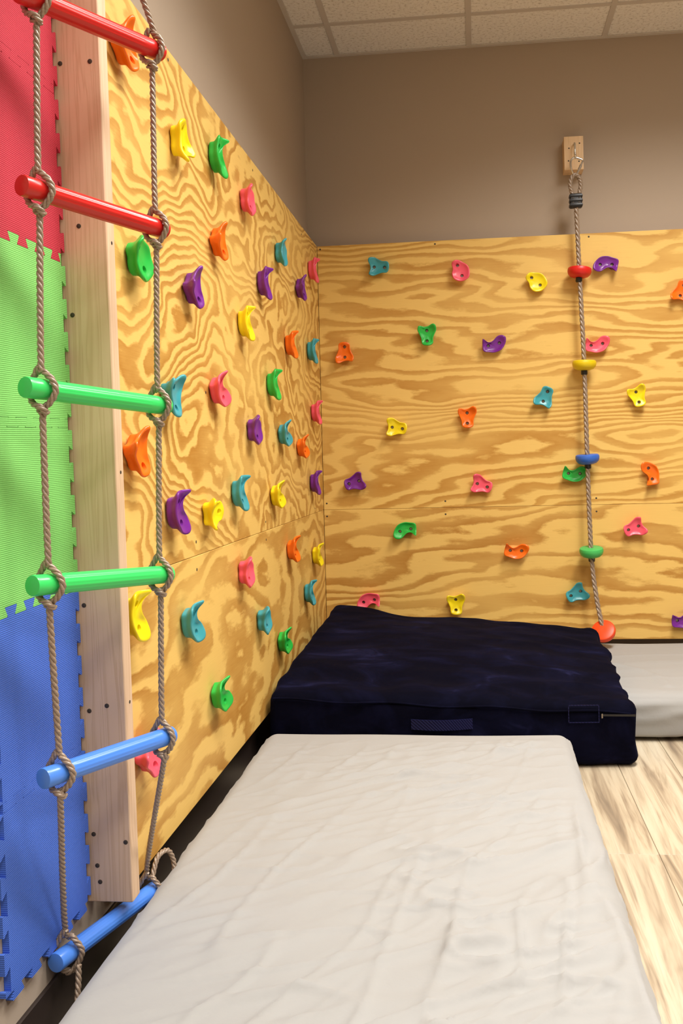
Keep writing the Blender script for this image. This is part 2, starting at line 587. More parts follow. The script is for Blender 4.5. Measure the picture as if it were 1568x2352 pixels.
cb = empty('climbing_wall')
cb.matrix_world = Matrix.Translation((TL + 0.001, -TB, ZB)) @ RX
WB = 2.44
lo = ply_panel(WB, 0.6095, M_PLY['back_low'], cb)
hi = ply_panel(WB, 1.2195, M_PLY['back_up'], cb); hi.location = (0, 0.6105, 0)
for y in (0.006, 0.572, 1.19, 1.79):
    box('furring_strip', 0, WB, y, y + 0.036, -0.0695, -0.0185, M_FRAME, cb)
for (x, z) in ((0.07, 1.985), (0.60, 1.985), (1.29, 1.985), (2.1, 1.985), (0.62, 0.81), (0.62, 0.75), (0.07, 0.81), (0.07, 0.75), (1.3, 0.81), (1.3, 0.75)):
    screw(cb, Matrix.Translation((x - TL, z - ZB, 0.0)))
tag(cb, 'back plywood climbing wall with horizontal grain, behind the climbing rope', 'climbing wall', 'plywood climbing walls')

# ------------------------------------------------------------------ climbing holds
OUTLINE = {
    'P': ([(-4.3, 3.0), (-3.6, 4.2), (-1.5, 3.7), (0.5, 3.9), (2.5, 4.9), (3.9, 4.3), (4.3, 2.2), (3.4, 0.2), (2.7, -1.7), (2.7, -3.9),
           (1.4, -4.9), (-1.2, -4.9), (-2.5, -4.0), (-2.7, -1.8), (-3.6, 0.4), (-4.3, 1.8)], (0, -0.2), [(-0.1, 1.9), (-0.1, -2.8)], (0, 1)),
    'K': ([(-5.2, 2.6), (-4.2, 1.5), (-2.4, 0.95), (-0.6, 1.6), (1.4, 3.6), (3.5, 4.0), (5.2, 3.0), (5.1, 0.4), (3.2, -2.6), (0.2, -3.8),
           (-2.6, -3.6), (-5.0, -3.1), (-5.4, -0.2)], (0.2, -1.0), [(-2.7, -0.6), (2.3, 0.5)], (1, 0)),
    'B': ([(-4.0, 3.6), (-1.5, 5.0), (1.3, 3.8), (3.5, 2.0), (4.2, -1.0), (3.4, -3.5), (0.2, -4.8), (-3.0, -3.8), (-4.0, -1.2), (-3.5, 1.0)],
          (0, 0), [(-1.3, 2.6), (0.6, -2.1)], (0, 1)),
}
LOBES = {'P': [(-3.9, 3.6, 1.1, 1.9), (3.3, 4.4, 1.5, 1.9), (0.1, -4.4, 0.7, 2.2)],
         'K': [(-5.2, 2.4, 1.9, 1.8), (4.4, 3.2, 0.9, 2.2), (-4.6, -3.0, 0.5, 2.0), (3.0, -2.6, 0.4, 2.0)],
         'B': [(-2.8, 4.4, 1.5, 2.0), (3.6, -2.6, 0.6, 2.2), (-2.6, -3.8, 0.6, 2.0), (3.2, 2.2, 0.3, 1.6)]}
def hold_mesh(key):
    pts, ctr, holes, ax = OUTLINE[key]
    cx, cy = ctr
    loop = resample(catmull([(x, y, 0) for x, y in pts], 6, True), 0.62, True)
    n = len(loop)
    ax = Vector((*ax, 0))
    def front(x, y):                       # height of the rim in cm: lobes and hooks stand further out
        h = 3.25
        for (lx, ly, amp, sg) in LOBES[key]:
            h += amp * math.exp(-((x - lx) ** 2 + (y - ly) ** 2) / (sg * sg))
        return h
    rings = [(0.72, 0.0, 0), (0.70, 1.2, 0), (0.71, 0.50, 1), (0.79, 0.62, 1), (0.92, 0.76, 1), (1.0, 0.87, 1), (0.99, 0.96, 1), (0.92, 1.0, 1),
             (0.83, 0.97, 1), (0.68, 0.86, 1), (0.46, 0.79, 1), (0.22, 0.77, 1)]
    V, F = [], []
    for s, h, rel in rings:
        for p in loop:
            x, y = cx + (p.x - cx) * s, cy + (p.y - cy) * s
            z = h * front(cx + (p.x - cx) * max(s, 0.3), cy + (p.y - cy) * max(s, 0.3)) if rel else h
            V.append((x * 0.01, y * 0.01, z * 0.01))
    for i in range(len(rings) - 1):
        for k in range(n):
            l = (k + 1) % n
            F.append((i * n + k, i * n + l, (i + 1) * n + l, (i + 1) * n + k))
    V.append((cx * 0.01, cy * 0.01, 0.01 * 0.77 * 3.25))
    last = (len(rings) - 1) * n
    for k in range(n):
        F.append((last + k, last + (k + 1) % n, len(V) - 1))
    F.append(tuple(range(n - 1, -1, -1)))
    o = mesh_obj('hold_tmp', V, F)
    sub = o.modifiers.new('s', 'SUBSURF'); sub.levels = 1
    # two counterbored bolt holes
    bm = bmesh.new()
    for (hx, hy) in holes:
        mat = Matrix.Translation((hx * 0.01, hy * 0.01, 0.012 + 0.05))
        bmesh.ops.create_cone(bm, cap_ends=True, segments=20, radius1=0.0060, radius2=0.0165, depth=0.1, matrix=mat)
    cut = bm_obj('cut_tmp', bm)
    bo = o.modifiers.new('b', 'BOOLEAN'); bo.operation = 'DIFFERENCE'; bo.object = cut; bo.solver = 'EXACT'
    dg = bpy.context.evaluated_depsgraph_get()
    me = bpy.data.meshes.new_from_object(o.evaluated_get(dg))
    bpy.data.objects.remove(o); bpy.data.objects.remove(cut)
    me.name = 'climbing_hold'
    me.polygons.foreach_set('use_smooth', [True] * len(me.polygons))
    me.set_sharp_from_angle(angle=math.radians(48))
    if not me.materials:
        me.materials.append(None)
    return me
HOLD_MESH = {k: hold_mesh(k) for k in OUTLINE}
# bolt head with a hexagon socket
bm = bmesh.new()
N = 12
def ring(r, z, n=N, hexa=False):
    out = []
    for k in range(n):
        a = 2 * math.pi * k / n
        rr = r if not hexa else r / max(math.cos(((a + math.pi / 6) % (math.pi / 3)) - math.pi / 6), 0.5)
        out.append(bm.verts.new((rr * math.cos(a), rr * math.sin(a), z)))
    return out
rs = [ring(0.0060, 0.0), ring(0.0060, 0.0052), ring(0.0054, 0.0060), ring(0.0030, 0.0060, hexa=True), ring(0.0030, 0.0025, hexa=True)]
for a, b in zip(rs, rs[1:]):
    for k in range(N):
        bm.faces.new((a[k], a[(k + 1) % N], b[(k + 1) % N], b[k]))
bm.faces.new(rs[-1]); bm.faces.new(rs[0][::-1])
tmp = bm_obj('bolt', bm, M_BOLT)
BOLT_MESH = tmp.data
bpy.data.objects.remove(tmp)

HOLDS = [  # side, colour, shape, turn in degrees, position along wall, height, label
    ('left', 'orange', 'P', 40, -2.465, 1.859, 'orange climbing hold half hidden behind the upper red ladder rung'),
    ('left', 'yellow', 'P', 200, -2.118, 1.786, 'yellow climbing hold nearest the top edge of the left plywood'),
    ('left', 'green', 'K', -90, -1.793, 1.852, 'green climbing hold just right of the topmost yellow hold, left plywood'),
    ('left', 'pink', 'B', 10, -1.463, 1.825, 'pink climbing hold high on left plywood below the upper green hold'),
    ('left', 'orange', 'P', 35, -1.805, 1.616, 'orange climbing hold on left plywood above the large purple hold'),
    ('left', 'teal', 'B', -10, -0.975, 1.769, 'teal climbing hold high on left plywood near the corner'),
    ('left', 'green', 'B', 15, -2.417, 1.440, 'long green climbing hold behind the right ladder rope under the red rung'),
    ('left', 'purple', 'P', 35, -2.049, 1.445, 'purple climbing hold on left plywood below the orange one, the biggest-looking purple'),
    ('left', 'purple', 'K', -90, -1.265, 1.606, 'purple climbing hold with upright hook below the uppermost teal hold, left plywood'),
    ('left', 'pink', 'K', -90, -0.305, 1.843, 'pink climbing hold topmost in the plywood corner, on the left sheet'),
    ('left', 'purple', 'P', 40, -0.604, 1.707, 'purple climbing hold near the corner just below the topmost corner pink hold'),
    ('left', 'yellow', 'K', -85, -1.530, 1.434, 'yellow hooked climbing hold midway along left plywood, below the purple pair'),
    ('left', 'orange', 'K', -80, -0.839, 1.452, 'orange climbing hold left of the teal one beside the corner seam'),
    ('left', 'teal', 'K', -90, -0.382, 1.481, 'teal climbing hold beside the corner seam on the left plywood, upper half'),
    ('left', 'teal', 'P', 5, -2.233, 1.169, 'teal climbing hold just right of the end of the upper green rung'),
    ('left', 'pink', 'K', -55, -1.843, 1.206, 'pink climbing hold between teal and green holds in mid left plywood'),
    ('left', 'green', 'K', -90, -1.164, 1.277, 'green hooked climbing hold mid-height on left plywood towards the corner'),
    ('left', 'pink', 'K', -85, -0.323, 1.219, 'pink climbing hold at the corner seam, mid-height, left plywood'),
    ('left', 'purple', 'B', 5, -1.454, 1.112, 'small purple climbing hold left of a teal one, mid-height left plywood'),
    ('left', 'teal', 'K', -55, -1.000, 1.107, 'teal climbing hold between purple and orange ones near the corner'),
    ('left', 'orange', 'K', -55, -0.659, 1.062, 'small orange climbing hold right of the teal one near the corner'),
    ('left', 'orange', 'P', 25, -2.462, 1.037, 'large orange climbing hold between wooden post and right ladder rope'),
    ('left', 'purple', 'K', -85, -2.220, 0.900, 'purple hooked climbing hold left of the star-shaped yellow one, left plywood'),
    ('left', 'yellow', 'P', 95, -1.940, 0.883, 'star-shaped yellow climbing hold between purple and teal ones, left plywood'),
    ('left', 'teal', 'K', -90, -1.656, 0.922, 'teal crescent climbing hold right of the star-shaped yellow hold'),
    ('left', 'yellow', 'K', -60, -1.149, 0.891, 'small yellow climbing hold right of the teal crescent, above the panel seam'),
    ('left', 'purple', 'K', -90, -0.393, 0.915, 'purple climbing hold at the corner seam, on the left plywood'),
    ('left', 'orange', 'K', -75, -0.903, 0.678, 'small orange climbing hold just below the left panel seam'),
    ('left', 'yellow', 'K', -75, -0.386, 0.600, 'small yellow climbing hold low at the plywood corner'),
    ('left', 'pink', 'B', 0, -1.604, 0.685, 'pink climbing hold alone below the panel seam of the left plywood'),
    ('left', 'yellow', 'K', -90, -2.501, 0.709, 'large yellow climbing hold under the lower green rung'),
    ('left', 'teal', 'K', -75, -2.135, 0.628, 'teal climbing hold low on left plywood, nearest the ladder'),
    ('left', 'teal', 'B', 5, -1.393, 0.504, 'teal climbing hold low on left plywood left of the navy cushion'),
    ('left', 'teal', 'K', -90, -0.588, 0.470, 'teal climbing hold lowest in the plywood corner'),
    ('left', 'green', 'K', -60, -1.098, 0.372, 'small green climbing hold beside the upper left edge of the navy cushion'),
    ('left', 'green', 'K', -60, -1.910, 0.395, 'green climbing hold lowest on left plywood, above the near mattress'),
    ('left', 'pink', 'P', 35, -2.450, 0.413, 'pink climbing hold peeking out under the upper blue rung'),
    ('back', 'teal', 'P', 85, 0.342, 1.887, 'teal climbing hold topmost on the back plywood, nearest the corner'),
    ('back', 'pink', 'B', 0, 0.715, 1.852, 'pink climbing hold at the top middle of the back plywood'),
    ('back', 'yellow', 'B', 25, 1.055, 1.790, 'yellow climbing hold left of the red rope disc'),
    ('back', 'purple', 'K', 165, 1.359, 1.852, 'purple crescent climbing hold right of the red rope disc'),
    ('back', 'orange', 'P', 160, 1.686, 1.719, 'orange climbing hold cut off by the right edge of the photo'),
    ('back', 'orange', 'P', 180, 0.176, 1.501, 'orange climbing hold on back plywood nearest the corner'),
    ('back', 'green', 'P', 0, 0.557, 1.570, 'green pear-shaped climbing hold upper middle of back plywood'),
    ('back', 'purple', 'K', 0, 0.859, 1.516, 'purple crescent climbing hold left of the yellow rope disc'),
    ('back', 'pink', 'K', -5, 1.316, 1.499, 'pink crescent climbing hold right of the rope above the yellow disc'),
    ('back', 'teal', 'P', 155, 1.079, 1.270, 'teal climbing hold left of the rope below the yellow disc'),
    ('back', 'yellow', 'P', 15, 1.487, 1.263, 'yellow pear-shaped climbing hold right of the rope, mid-height'),
    ('back', 'yellow', 'P', 80, 0.406, 1.152, 'yellow climbing hold mid-height on back plywood towards the corner'),
    ('back', 'orange', 'P', 0, 0.731, 1.191, 'orange pear-shaped climbing hold in the middle of the back plywood'),
    ('back', 'purple', 'P', -75, 0.209, 0.906, 'purple climbing hold mid-height on back plywood nearest the corner'),
    ('back', 'pink', 'P', 70, 0.787, 0.882, 'pink climbing hold in the middle of back plywood below the orange one'),
    ('back', 'green', 'K', -15, 1.205, 0.924, 'green crescent climbing hold under the blue rope disc'),
    ('back', 'orange', 'K', 95, 1.536, 0.918, 'orange upright crescent climbing hold right of the blue rope disc'),
    ('back', 'green', 'K', 180, 0.434, 0.681, 'green arched climbing hold on lower back plywood above the cushion'),
    ('back', 'pink', 'P', -70, 1.463, 0.675, 'pink climbing hold right of the green rope disc'),
    ('back', 'orange', 'K', -15, 0.938, 0.580, 'orange crescent climbing hold left of the green rope disc'),
    ('back', 'teal', 'P', -65, 1.203, 0.384, 'teal climbing hold left of the rope between green and orange discs'),
    ('back', 'pink', 'K', 180, 0.258, 0.357, 'pink climbing hold mostly hidden behind the navy cushion'),
    ('back', 'yellow', 'P', 0, 0.660, 0.341, 'yellow pear-shaped climbing hold at the top edge of the navy cushion'),
    ('back', 'purple', 'K', 0, 1.669, 0.263, 'purple climbing hold cut off low at the right edge of the photo'),
]
HEAVY = random.Random(3)
for side, colour, shape, turn, along, z, label in HOLDS:
    o = bpy.data.objects.new('climbing_hold', HOLD_MESH[shape])
    link(o)
    o.material_slots[0].link = 'OBJECT'
    o.material_slots[0].material = M_HOLD[colour]
    R0 = Matrix.Rotation(math.radians(turn), 4, 'Z')
    if side == 'left':
        o.matrix_world = Matrix.Translation((TL, along, z)) @ RL @ R0
    else:
        o.matrix_world = Matrix.Translation((along, -TB, z)) @ RX @ R0
    for hx, hy in OUTLINE[shape][2]:
        b = link(bpy.data.objects.new('bolt', BOLT_MESH), o)
        b.location = (hx * 0.01, hy * 0.01, 0.0121)
    tag(o, label, 'climbing hold', 'climbing holds on the %s plywood' % side)

# ------------------------------------------------------------------ wooden post
# post and mats hang about a degree out of plumb along the wall
LEAN = Matrix.Translation((0, -2.6, 0.178)) @ Matrix.Rotation(math.radians(1.3), 4, 'X') @ Matrix.Translation((0, 2.6, -0.178))
PX0, PX1, PY0, PY1 = 0.002, 0.093, -2.595, -2.557
post = empty('wooden_post', (0, 0, 0.178))
pb = bm_obj('board', box_bm(PX0, PX1, PY0, PY1, 0, 1.83, 0.0045, 3), M_POST, post, smooth=True, sharp=30)
FX = Matrix.Rotation(math.pi / 2, 4, 'X')
for (x, z) in ((0.017, 1.7566), (0.0739, 1.7569), (0.040, 1.4591), (0.021, 1.2959), (0.022, 0.5488), (0.0568, 0.5588), (0.0205, 0.3106),
               (0.083, 0.2959), (0.0254, 0.2496), (0.0296, 0.2178), (0.020, 0.7508)):
    s = screw(post, Matrix.Translation((x, PY0 - 0.0002, z - 0.178)) @ FX @ Matrix.Scale(1.05, 4))
for z in (1.43, 0.80, 0.56, 1.0):
    screw(post, Matrix.Translation((PX1 + 0.0002, -2.573, z - 0.178)) @ Matrix.Rotation(math.pi / 2, 4, 'Y') @ Matrix.Scale(0.8, 4))
post.matrix_world = LEAN @ Matrix.Translation((0, 0, 0.178))
tag(post, 'pale pine stud post with screw heads between foam mats and plywood', 'post')

# ------------------------------------------------------------------ jigsaw foam mats on the left wall
P = 0.304
TEETH = 5
HH, DD = 0.0082, 0.0042
def mat_mesh(th=0.0115, g=0.0003):
    V, F = [], []
    def prism(pts):
        n, o = len(pts), len(V)
        V.extend([(x, y, 0.0) for x, y in pts] + [(x, y, th) for x, y in pts])
        F.append(tuple(o + n + k for k in range(n)))
        F.append(tuple(o + k for k in reversed(range(n))))
        for k in range(n):
            l = (k + 1) % n
            F.append((o + k, o + l, o + n + l, o + n + k))
    a, b = HH + g, P - HH - g
    prism([(a, a), (b, a), (b, b), (a, b)])
    p = P / TEETH
    r = 0.0022
    for k in range(TEETH):
        for edge in range(4):
            # bottom and right carry tabs at the odd half steps, top and left at the even ones
            mids = [k * p + 0.5 * p] if edge in (0, 1) else [k * p]
            if edge in (2, 3) and k == 0:
                mids = [0.0, P]
            for m in mids:
                q = 0.25 * p - g
                prof = [(-q + DD, 0.0), (q - DD, 0.0), (q + DD - r * 0.3, 2 * HH - r), (q + DD - r, 2 * HH), (-q - DD + r, 2 * HH), (-q - DD + r * 0.3, 2 * HH - r)]
                lo, hi = -m + 0.0005, P - m - 0.0005
                if edge in (2, 3):                               # corner half tabs stay inside the tile
                    prof = [(min(max(x, lo + HH), hi - HH), d) for x, d in prof]
                if max(x for x, d in prof) - min(x for x, d in prof) < 0.003:
                    continue
                if edge == 0:
                    pts = [(m + x, a - d) for x, d in reversed(prof)]
                elif edge == 2:
                    pts = [(m + x, b + d) for x, d in prof]
                elif edge == 1:
                    pts = [(b + d, m + x) for x, d in reversed(prof)]
                else:
                    pts = [(a - d, m + x) for x, d in prof]
                prism(pts)
    bm = bmesh.new()
    me = bpy.data.meshes.new('tmp')
    me.from_pydata(V, [], F)
    bm.from_mesh(me)
    bpy.data.meshes.remove(me)
    return bm
MAT_MESH = None
mats = [('blue', 'lowest blue jigsaw foam mat, its bottom teeth hanging free above the baseboard'),
        ('blue', 'upper blue jigsaw foam mat directly under the green mats'),
        ('green', 'lower light green jigsaw foam mat directly above the blue mats'),
        ('green', 'upper light green jigsaw foam mat directly below the red mats'),
        ('red', 'lower red jigsaw foam mat directly above the green mats'),
        ('red', 'topmost red jigsaw foam mat cut off by the top of the photo')]
for i, (c, label) in enumerate(mats):
    if MAT_MESH is None:
        o = bm_obj('foam_mat', mat_mesh(), None)
        MAT_MESH = o.data
        MAT_MESH.materials.append(None)
    else:
        o = link(bpy.data.objects.new('foam_mat', MAT_MESH))
    o.material_slots[0].link = 'OBJECT'
    o.material_slots[0].material = M_FOAM[c]
    o.matrix_world = LEAN @ Matrix.Translation((0.0005, -2.606 - P, 0.182 + P * i)) @ RL
    tag(o, label, 'foam mat', 'jigsaw foam mats on the left wall')

# ------------------------------------------------------------------ rope ladder
RUNG_R = 0.0166
ladder = empty('rope_ladder', (0, 0, 0))
def rung_geo(L):
    N = 64
    prof = [(-L / 2, 0.90, 0), (-L / 2 + 0.0004, 0.96, 0), (-L / 2 + 0.0025, 1.0, 0), (-L / 2 + 0.030, 1.0, 0), (-L / 2 + 0.034, 0.985, 0),
            (-L / 2 + 0.052, 0.985, 0), (-L / 2 + 0.060, 0.99, 1)]
    prof = prof + [(-a, b, c) for a, b, c in reversed(prof)]
    V, F = [], []
    for x, s, fl in prof:
        for k in range(N):
            a = 2 * math.pi * k / N
            q = (k % 4)
            r = RUNG_R * s * ((1.0 if q != 0 else 0.955) if fl else 1.0)
            V.append((x, r * math.cos(a), r * math.sin(a)))
    for i in range(len(prof) - 1):
        for k in range(N):
            l = (k + 1) % N
            F.append((i * N + k, (i + 1) * N + k, (i + 1) * N + l, i * N + l))
    F.append(tuple(range(N)))
    F.append(tuple(range((len(prof) - 1) * N, len(prof) * N))[::-1])
    return V, F
# rope nodes (left, right) of each rung, top to bottom
NODES = [((0.088, -2.868, 1.752), (0.191, -2.630, 1.772)),
         ((0.088, -2.878, 1.449), (0.190, -2.634, 1.447)),
         ((0.088, -2.889, 1.136), (0.187, -2.641, 1.122)),
         ((0.088, -2.886, 0.829), (0.184, -2.648, 0.812)),
         ((0.086, -2.866, 0.522), (0.180, -2.650, 0.513)),
         ((0.0262, -2.735, 0.154), (0.0785, -2.475, 0.138))]
COL = ['red', 'red', 'green', 'green', 'blue', 'blue']
APEX = Vector((0.135, -2.755, 2.07))
paths = {0: [APEX + Vector((0, -0.004, -0.01))], 1: [APEX + Vector((0, 0.004, -0.01))]}
loops = {0: [], 1: []}
for i, (a, b) in enumerate(NODES):
    A, B = Vector(a), Vector(b)
    n = (B - A).normalized()
    OL, OR = 0.033, 0.023
    L = (B - A).length + OL + OR
    V, F = rung_geo(L)
    r = mesh_obj('rung', V, F, M_RUNG[COL[i]], ladder, smooth=True, sharp=22)
    zax = Vector((0, 0, 1)); yax = zax.cross(n).normalized(); zax = n.cross(yax)
    mt = Matrix((n, yax, zax)).transposed().to_4x4()
    mt.translation = (A + B) / 2 + n * (OR - OL) / 2
    r.matrix_world = mt
    r['label'] = ['upper red rung', 'lower red rung', 'upper green rung', 'lower green rung', 'upper blue rung', 'lowest blue rung tucked beside mattress'][i]
    w = n.cross(Vector((0, 0, 1))).normalized()                # towards the room
    for s, Pn in ((0, A), (1, B)):
        sg = 1.0
        zz = Vector((0, 0, 1))
        if i == 5:
            paths[s] += [Pn + zz * 0.055 - n * 0.004, Pn + zz * 0.030 + w * 0.010 + n * 0.004, Pn + w * 0.0235 + n * 0.010 + zz * 0.004,
                         Pn + w * 0.010 + n * 0.006 - zz * 0.026, Pn - zz * 0.034 - w * 0.004]
            loops[s].append([Pn + zz * 0.046 - n * 0.004, Pn + zz * 0.026 - w * 0.012 - n * 0.008, Pn - w * 0.0235 - n * 0.008,
                             Pn - zz * 0.026 - w * 0.008 - n * 0.004, Pn - zz * 0.030 + w * 0.004 + n * 0.004])
        else:
            k = 1.0 if s == 0 else 0.5
            paths[s] += [Pn + zz * 0.048, Pn + zz * 0.029 + w * 0.004 + n * 0.001, Pn + zz * 0.015 + w * 0.0180 + n * 0.004 * k,
                         Pn + w * 0.0228 + n * 0.007 * k, Pn - zz * 0.014 + w * 0.0185 + n * 0.005 * k, Pn - zz * 0.026 + w * 0.007 + n * 0.002,
                         Pn - zz * 0.031 - w * 0.006 - n * 0.003, Pn - zz * 0.037 + w * 0.002 - n * 0.001, Pn - zz * 0.052]
            loops[s].append([Pn + zz * 0.036 - w * 0.003 - n * 0.002, Pn + zz * 0.020 - w * 0.0125 - n * 0.003, Pn + zz * 0.004 - w * 0.0225 - n * 0.004,
                             Pn - zz * 0.014 - w * 0.0185 - n * 0.006, Pn - zz * 0.025 - w * 0.006 - n * 0.010, Pn - zz * 0.029 + w * 0.007 - n * 0.010,
                             Pn - zz * 0.035 + w * 0.010 - n * 0.004, Pn - zz * 0.036 + w * 0.004 + n * 0.005])
for s in (0, 1):
    rope('side_rope', paths[s], 0.0056, M_ROPE, ladder, lay=0.033)
    for lp in loops[s]:
        rope('knot', lp, 0.0054, M_ROPE, ladder, lay=0.033)
# spare rope end looping over the bottom rung at the mattress
e = Vector(NODES[5][1])
rope('rope_tail', [e + Vector((0.006, 0.006, 0.030)), e + Vector((0.010, 0.030, 0.062)), e + Vector((0.020, 0.060, 0.064)),
                   e + Vector((0.028, 0.072, 0.040)), e + Vector((0.032, 0.068, 0.010))], 0.0056, M_ROPE, ladder, lay=0.033)
e = Vector(NODES[5][0])
rope('rope_tail', [e + Vector((0.022, -0.004, -0.016)), e + Vector((0.024, -0.012, -0.045)), e + Vector((0.028, -0.03, -0.085)), e + Vector((0.034, -0.05, -0.125))],
     0.0056, M_ROPE, ladder, lay=0.033)
ringpts = [APEX + Vector((0.0, 0.022 * math.cos(a), 0.018 + 0.024 * math.sin(a))) for a in [2 * math.pi * k / 24 for k in range(24)]]
tube('top_ring', ringpts, 0.0035, M_STEEL, ladder, 8, closed=True)
rope('hanging_rope', [APEX + Vector((0, 0, 0.04)), Vector((0.135, -2.755, 2.4)), Vector((0.135, -2.755, ZC - 0.03))], 0.0056, M_ROPE, ladder, lay=0.033)
hk = lathe('ceiling_hook', [(0.016, -0.004), (0.016, 0.0), (0.005, 0.0), (0.005, -0.03), (0.004, -0.032)][::-1], M_STEEL, ladder, n=20)
hk.location = (0.135, -2.755, ZC - 0.004)
tag(ladder, 'rope ladder with paired red, green and blue plastic rungs before the foam mats', 'rope ladder')

# ------------------------------------------------------------------ rope mount on the back wall
mb = empty('rope_mount', (1.2315, 0, 2.3585))
bm_obj('wood_block', box_bm(-0.0425, 0.0425, -0.080, -0.0005, -0.0745, 0.0745, 0.002, 2), M_BLOCK, mb, smooth=True, sharp=30)
for (x, z) in ((-0.021, 0.022), (0.026, 0.042), (-0.024, -0.034), (0.022, -0.038)):
    screw(mb, Matrix.Translation((x, -0.0802, z)) @ FX @ Matrix.Scale(0.8, 4))
eye = [Vector((0.0, -0.070, 0.036)), Vector((0.0, -0.100, 0.036)), Vector((0.001, -0.114, 0.028)), Vector((0.001, -0.120, 0.008)), Vector((0.0, -0.124, -0.016)),
       Vector((0.0, -0.130, -0.036)), Vector((-0.001, -0.142, -0.043)), Vector((-0.002, -0.154, -0.036)), Vector((-0.003, -0.156, -0.022))]
tube('hook', resample(catmull(eye, 8), 0.003), 0.0042, M_STEEL, mb, 10)
tag(mb, 'pale pine block with a steel screw hook on the tan back wall', 'wall mount')

# triangular quick link
cz = 2.3585
lk = empty('carabiner', (1.2300, -0.1415, cz - 0.045))
tri = [(-0.013, -0.004), (-0.019, -0.014), (-0.019, -0.036), (-0.012, -0.060), (-0.003, -0.073), (0.005, -0.072), (0.014, -0.055), (0.030, -0.022),
       (0.032, -0.012), (0.024, -0.006), (0.004, 0.001), (-0.006, 0.001)]
tp = [Vector((x, 0.012 * (z / -0.07), z + 0.0035)) for x, z in tri]
tube('link_frame', resample(catmull(tp, 6, True), 0.003, True), 0.0042, M_STEEL, lk, 10, closed=True)
g0, g1 = Vector((0.026, 0.005, -0.027)), Vector((0.0165, 0.0085, -0.0465))
tube('link_nut', [g0, g0.lerp(g1, 0.02), g0.lerp(g1, 0.98), g1], 0.0060, M_STEEL, lk, 6)
tag(lk, 'shiny steel triangular quick link hanging from the hook of the pine block', 'carabiner')

# ------------------------------------------------------------------ climbing rope with discs
cr = empty('climbing_rope', (1.23, -0.13, 2.10))
def W2(p):
    return Vector(p) - Vector((1.23, -0.13, 2.10))
RR = 0.0110
loop = [(1.225, -0.130, 2.12), (1.216, -0.130, 2.16), (1.207, -0.130, 2.20), (1.213, -0.130, 2.232), (1.230, -0.130, 2.246), (1.247, -0.130, 2.232),
        (1.253, -0.130, 2.20), (1.245, -0.130, 2.16), (1.236, -0.130, 2.12)]
rope('eye_loop', [W2(p) for p in loop], RR * 0.92, M_ROPE, cr, lay=0.05)
line = [(1.2303, -0.130, 2.115), (1.233, -0.130, 2.057), (1.2395, -0.131, 1.815), (1.2520, -0.134, 1.404), (1.2565, -0.140, 0.987), (1.2640, -0.150, 0.575),
        (1.279, -0.172, 0.385), (1.298, -0.195, 0.262), (1.303, -0.203, 0.238)]
rope('main_rope', [W2(p) for p in line], RR, M_ROPE, cr, lay=0.075, dens=24)
clampb = bm_obj('clamp', box_bm(-0.027, 0.027, -0.016, 0.016, -0.031, 0.031, 0.007, 3), M_BLACK, cr, smooth=True, sharp=40)
clampb.location = W2((1.2300, -0.130, 2.131))
for zz in (-0.020, 0.0, 0.020):
    rb = bm_obj('clamp_rib', box_bm(-0.029, 0.029, -0.019, 0.019, -0.0065, 0.0065, 0.004, 2), M_BLACK, clampb, smooth=True, sharp=40)
    rb.location = (0, 0, zz)
for sx in (-0.013, 0.013):
    for zz in (-0.010, 0.010):
        sc_ = link(bpy.data.objects.new('clamp_screw', SCREW), clampb)
        sc_.matrix_local = Matrix.Translation((sx, -0.0165, zz)) @ FX @ Matrix.Scale(0.8, 4)
prof = [(0.0100, 0.020), (0.046, 0.020), (0.0505, 0.017), (0.0525, 0.010), (0.0525, 0.003), (0.049, -0.009), (0.040, -0.018), (0.026, -0.023), (0.0100, -0.024)][::-1]
disc0 = None
discs = [('red', (1.2395, -0.131, 1.8155), (-2, 5)), ('yellow', (1.2522, -0.134, 1.4050), (1, 1)), ('blue', (1.2570, -0.140, 0.988), (3, -3)),
         ('green', (1.2650, -0.150, 0.575), (8, -2)), ('orange', (1.305, -0.205, 0.230), (42, -24))]
for c, p, (tx, ty) in discs:
    if disc0 is None:
        d = lathe('disc', prof, None, cr)
        d.data.materials.append(None)
        disc0 = d.data
        k_ = lathe('stopper', [(0.0125, -0.011), (0.0145, -0.008), (0.0145, 0.009), (0.012, 0.011)], M_BLACK, d, n=20)
        stop0 = k_.data
    else:
        d = link(bpy.data.objects.new('disc', disc0), cr)
        k_ = link(bpy.data.objects.new('stopper', stop0), d)
    k_.location = (0, 0, -0.032)
    d.material_slots[0].link = 'OBJECT'
    d.material_slots[0].material = M_DISC[c]
    d.location = W2(p)
    d.rotation_euler = (math.radians(tx), math.radians(ty), 0)
    d['label'] = c + ' round foot disc'
tag(cr, 'brown climbing rope threaded with five coloured foot discs against back plywood', 'climbing rope')

# ------------------------------------------------------------------ mattresses
def sm(a, b, x):
    t = min(1.0, max(0.0, (x - a) / (b - a)))
    return t * t * (3 - 2 * t)

def wrinkle(x, y, ang, sx, sy, seed):
    c, s = math.cos(ang), math.sin(ang)
    u, v = (x * c + y * s) * sx, (-x * s + y * c) * sy
    w = noise.noise(Vector((x * 2.1, y * 2.1, seed + 9.0))) * 0.9
    n = noise.noise(Vector((u + w, v + w, seed)))
    return 1.0 - min(1.0, abs(n) * 3.2)

